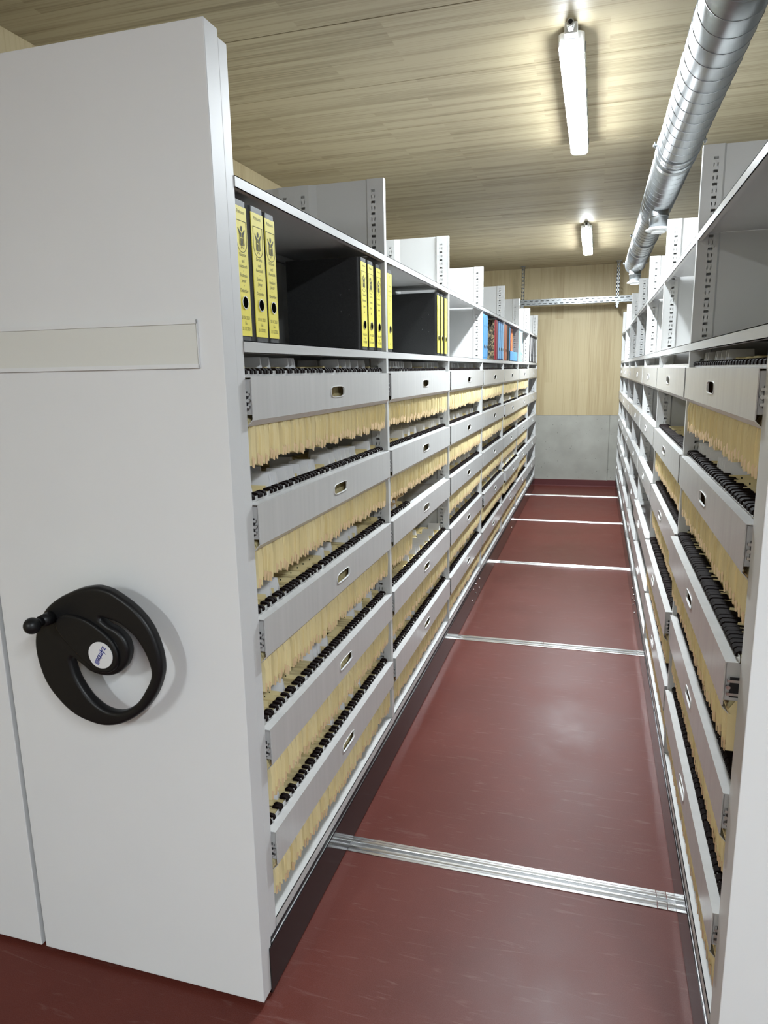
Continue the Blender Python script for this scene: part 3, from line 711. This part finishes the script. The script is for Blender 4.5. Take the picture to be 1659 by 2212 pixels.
def nth(n): return '%d%s' % (n, 'th' if 10 < n % 100 < 14 else {1: 'st', 2: 'nd', 3: 'rd'}.get(n % 10, 'th'))
ORD = ['topmost', 'second highest', 'middle', 'second lowest', 'lowest']
def row_positions(a, c, n, rnd, jitter=.18):
    p = (c - a) / n; return [a + p * (i + .5) + rnd.uniform(-jitter, jitter) * p for i in range(n)], p

def mass_into(mb, T, d, k, zt, n, rng=(0, 1), tabs=.3, off=0.0, seed=0, hooks=1.0, wmul=1.0):
    rnd = random.Random(seed * 77 + k * 13 + int(zt * 100))
    a, c = drawer_y(k); a, c = a + (c - a) * rng[0], a + (c - a) * rng[1]
    ys, p = row_positions(a, c, n, rnd)
    for y in ys:
        v = VARS[rnd.randrange(10)]; s = p * .97 / .022 * wmul
        z = zt + .012
        base = len(mb.v)
        mb.add([T(FU - off + u, y + yy * s, z + zz) for u, yy, zz in v.v], [])
        for f, m in zip(v.f, v.m): mb.f.append([i + base for i in f]); mb.m.append(m); mb.sm.append(False)
        parts = []
        if rnd.random() < hooks: parts.append((HOOK if d < 0 else HOOKR, 3, 0, .0065, 1.0))
        r = rnd.random()
        if r < tabs * .6: parts.append((TABF, 4, 0, 0, 1))
        elif r < tabs: parts.append((TABB, 4, 0, 0, 1))
        for src, mi, du, dz, ss in parts:
            base = len(mb.v); mb.add([T(FU + .014 - off + u + du, y + yy * ss, z + dz + zz) for u, yy, zz in src.v], [])
            for f in src.f: mb.f.append([i + base for i in f]); mb.m.append(mi); mb.sm.append(False)

# nearest left bay: every folder is a thing of its own (48 in each of five drawers), and two drawers of the right block
rnd = random.Random(3)
for i, zt in enumerate(ZD):
    a, c = drawer_y(0); n = 48; ys, p = row_positions(a, c, n, rnd, .34)
    tp = [.36, .34, .30, .22, .15][i]
    for j, y in enumerate(ys):
        r = rnd.random(); tabs = 1 if r < tp * .75 else (2 if r < tp * 1.15 else 0)
        near_folder(TL, -1, y, zt, rnd.randrange(10), p * rnd.uniform(.88, 1.0), tabs,
                    'manila folder %s, %s from the handwheel panel in the %s drawer' % ('with white tab' if tabs else 'without tab', nth(j + 1), ORD[i]), 'hanging folders, nearest bay of the handwheel block, %s drawer' % ORD[i])
OFFR = {2: .017}
for i in (0, 1):
    a, c = drawer_y(0); n = 30; ys, p = row_positions(a, c, n, rnd, .12)
    for j, y in enumerate(ys):
        near_folder(TR, 1, y, ZD[i], rnd.randrange(10), p * .97, 1 if rnd.random() < (.5 if y > a + .6 else .0) else 0,
                    'manila folder, %s from the near panel, %s drawer under the duct' % (nth(j + 1), ORD[i]), 'hanging folders, nearest bay under the duct, %s drawer' % ORD[i])

mass = MB()
for k in range(1, 6):
    for i, zt in enumerate(ZD):
        rng = (0, 1)
        if k == 1 and i == 2: rng = (0, .30)
        n = int((46 if k < 3 else 34) * (rng[1] - rng[0]))
        mass_into(mass, TL, -1, k, zt, n, rng, tabs=[.55, .5, .25, .45, .3][i], seed=1, off={(4, 3): .025, (3, 3): .012, (4, 1): .01}.get((k, i), 0))
for i in (2, 3, 4): mass_into(mass, TR, 1, 0, ZD[i], 44, tabs=0, seed=2, off=OFFR.get(i, 0))
for i in (0, 1): mass_into(mass, TR, 1, 0, ZD[i], 1, (.995, 1), tabs=0, seed=5)
for i in (1, 2, 3, 4): mass_into(mass, TR, 1, 1, ZD[i], 44, tabs=0, seed=4, off=.014 if i == 3 else 0)
st = mass.build('hanging_folder', [M_manila, M_fold, M_ink, M_hook, M_tab], fix=False)
tag(st, 'remaining manila hanging folders filling the drawers further along the aisle', 'folder', kind='stuff')

# a crumpled brown envelope lying on the half empty drawer of the second bay
b = MB(); n = 8; vs = []
for i in range(n + 1):
    for j in range(3):
        vs.append((.035 + .02 * i / n + .075 * j, 2.83 + .055 * i + .02 * j, 1.128 + .010 * math.sin(i * 1.9 + j * 1.3) + .030 * (i / n) ** 2))
b.add(vs, [(i * 3 + j, i * 3 + j + 1, (i + 1) * 3 + j + 1, (i + 1) * 3 + j) for i in range(n) for j in range(2)])
ev = b.build('envelope', M_fold, None, TL); sl = ev.modifiers.new('s', 'SOLIDIFY'); sl.thickness = .004
tag(ev, 'crumpled brown envelope lying on folders in the half empty drawer', 'envelope')

# ------------------------------------------------------------------ light fittings
def lamp(xc, ya, yb, label):
    r = empty('ceiling_light', (xc, (ya + yb) / 2, ZC)); tag(r, label, 'lamp', 'tubular ceiling lights')
    hw = .050
    def outline(w_, a, c, n=8): return [(xc + w_ * math.cos(t), a + w_ * .55 * (1 - 1) - w_ * .5 * math.sin(t) + w_ * .5) for t in [math.pi * i / n for i in range(n + 1)]] + [(xc - w_ * math.cos(t), c + w_ * .5 * math.sin(t) - w_ * .5) for t in [math.pi * i / n for i in range(n + 1)]]
    b = MB(); b.prism(outline(hw + .003, ya + .02, yb), ZC - .074, ZC - .020, 'z'); b.box(xc - .03, xc + .03, ya + .1, ya + .16, ZC - .025, ZC); b.box(xc - .03, xc + .03, yb - .16, yb - .1, ZC - .025, ZC)
    b.box(xc - .026, xc + .026, ya - .028, ya + .03, ZC - .050, ZC - .006)
    b.build('lamp_housing', M_white, r, bevel=.003)
    # diffuser: rounded trough
    prof = [(-hw, -.073), (-hw * .98, -.078), (-hw * .85, -.084), (-hw * .4, -.0865), (hw * .4, -.0865), (hw * .85, -.084), (hw * .98, -.078), (hw, -.073)]
    ends = [(ya + .026, .86), (ya + .040, 1.0), (yb - .05, 1.0), (yb - .02, .86), (yb - .005, .45)]
    vs = []; n = len(prof)
    for (y, s) in ends: vs += [(xc + px * (s if y > ya + .5 else 1 - (1 - s) * .5), y, ZC - .073 + (pz + .073) * s) for px, pz in prof]
    fs = [(e * n + i, e * n + i + 1, (e + 1) * n + i + 1, (e + 1) * n + i) for e in range(len(ends) - 1) for i in range(n - 1)] + [tuple(range(n))[::-1], tuple(range((len(ends) - 1) * n, len(ends) * n))]
    b = MB(); b.add(vs, fs); b.build('diffuser', M_lamp, r)
    b = MB(); b.cyl((xc, ZC - .030), .017, ya - .068, ya - .03, 'y', 6, smooth=False); b.cyl((xc, ZC - .030), .014, ya - .085, ya - .06, 'y', 20); b.cyl((xc, ZC - .030), .009, ya - .0865, ya - .085, 'y', 16, 1)
    b.build('cable_gland', [plain('grey_gland', (.45, .45, .43), .4), M_dark], r)
    k = 0; y = ya + .12
    while y < yb - .1:
        for s in (-1, 1):
            b = MB(); b.box(xc + s * (hw + .002), xc + s * (hw + .007), y, y + .022, ZC - .060, ZC - .028); b.build('clip', M_galv, r)
        y += .27
    return r
lamp(-.155, 3.32, 4.93, 'ceiling light above the middle of the aisle, nearer the camera')
lamp(-.150, 7.55, 9.12, 'ceiling light near the far wall')
lamp(1.25, -2.2, -.6, 'ceiling light behind the camera, in front of the block under the duct')
lamp(-1.85, -4.1, -2.5, 'ceiling light behind the camera, over the handwheel panels')

# ------------------------------------------------------------------ spiral duct
DX, DZ, DR = .352, 2.796, .100
root = empty('ventilation_duct', (DX, 4.8, DZ + DR)); tag(root, 'silver spiral ventilation duct hung along the ceiling on the far side of the aisle', 'duct')
b = MB(); n = 48
segs = [(1.25, 4.19), (4.20, 7.19), (7.20, 8.44)]
for a, c in segs:
    b = MB(); b.cyl((DX, DZ), DR, a, c, 'y', n, caps=True); b.build('duct_pipe', M_galv, root)
b = MB(); pts = []; P = .1155; steps = int((8.43 - 1.25) / P * 20)
for i in range(steps): 
    y = 1.25 + P * i / 20; t = 2 * math.pi * i / 20
    pts.append((DX + (DR + .0005) * math.cos(t), y, DZ + (DR + .0005) * math.sin(t)))
b.tube(pts, .0024, 5); b.build('spiral_seam', M_seam, root)
for y in (4.195, 7.195):
    b = MB(); b.cyl((DX, DZ), DR + .003, y - .055, y + .055, 'y', n); b.cyl((DX, DZ), DR + .005, y - .006, y + .006, 'y', n); b.build('duct_joint', M_galv, root)
for y in (1.6, 4.03, 6.6, 8.3):
    b = MB(); b.cyl((DX, DZ), DR + .006, y - .013, y + .013, 'y', n)
    for s in (-1, 1): b.box(DX + s * (DR + .003), DX + s * (DR + .024), y - .012, y + .012, DZ - .004, DZ + .004); b.cyl((DX + s * (DR + .015), y), .004, DZ - .014, DZ + .016, 'z', 8)
    b.cyl((DX, y), .005, DZ + DR, ZC, 'z', 8)
    b.build('pipe_clamp', M_galv, root)
for y in (5.18, 8.22):
    b = MB(); b.cyl((DX, y), .058, 2.60, DZ - .05, 'z', 32); b.cyl((DX, y), .0615, 2.665, 2.675, 'z', 32); b.build('outlet_spigot', M_galv, root)
    b = MB(); b.cyl((DX, y), .080, 2.585, 2.592, 'z', 32, r2=.078); b.cyl((DX, y), .060, 2.591, 2.602, 'z', 32); b.cyl((DX, y), .045, 2.570, 2.586, 'z', 32); b.build('valve_disc', M_white, root)

# ------------------------------------------------------------------ perforated cable tray at the far end
root = empty('cable_tray', (-.3, 10.3, 2.61)); tag(root, 'perforated galvanised cable channel hung across the aisle near the far wall', 'cable tray')
def slotted(b, x0, x1, rows, y, ztop, zbot, pitch=.075, sl=.042, sh=.010):
    zz = [zbot]; 
    for r_ in rows: zz += [r_ - sh / 2, r_ + sh / 2]
    zz.append(ztop)
    for i in range(len(zz) - 1):
        if i % 2 == 0: b.add([(x0, y, zz[i]), (x1, y, zz[i]), (x1, y, zz[i + 1]), (x0, y, zz[i + 1])], [(0, 1, 2, 3)])
        else:
            x = x0 + (pitch / 2 if i % 4 == 1 else 0); prev = x0
            while x + sl < x1:
                b.add([(prev, y, zz[i]), (x, y, zz[i]), (x, y, zz[i + 1]), (prev, y, zz[i + 1])], [(0, 1, 2, 3)]); prev = x + sl; x += pitch
            b.add([(prev, y, zz[i]), (x1, y, zz[i]), (x1, y, zz[i + 1]), (prev, y, zz[i + 1])], [(0, 1, 2, 3)])
x0, x1 = -1.08, 1.9
b = MB(); slotted(b, x0, x1, (2.59, 2.628), 10.28, 2.651, 2.57); b.box(x0, x1, 10.28, 10.33, 2.570, 2.572); b.box(x0, x1, 10.329, 10.33, 2.57, 2.651); b.box(x0, x1, 10.279, 10.286, 2.649, 2.651)
b.build('channel', M_galv, root, fix=False)
for xc in (-1.03, .232, 1.5):
    b = MB()
    zt = ZC; z = 2.50
    while z < ZC - .001:
        z2 = min(z + .05, ZC); b.box(xc - .02, xc - .007, 10.336, 10.339, z, z2); b.box(xc + .007, xc + .02, 10.336, 10.339, z, z2); b.box(xc - .02, xc + .02, 10.336, 10.339, z, z + .02); z += .05
    b.box(xc - .02, xc - .018, 10.336, 10.36, 2.50, ZC); b.box(xc + .018, xc + .02, 10.336, 10.36, 2.50, ZC)
    b.box(xc - .035, xc + .035, 10.31, 10.38, ZC - .006, ZC)
    b.box(xc - .02, xc + .02, 10.27, 10.35, 2.545, 2.57); b.box(xc - .012, xc + .012, 10.272, 10.279, 2.50, 2.57)
    b.build('hanger_strut', M_galv, root)
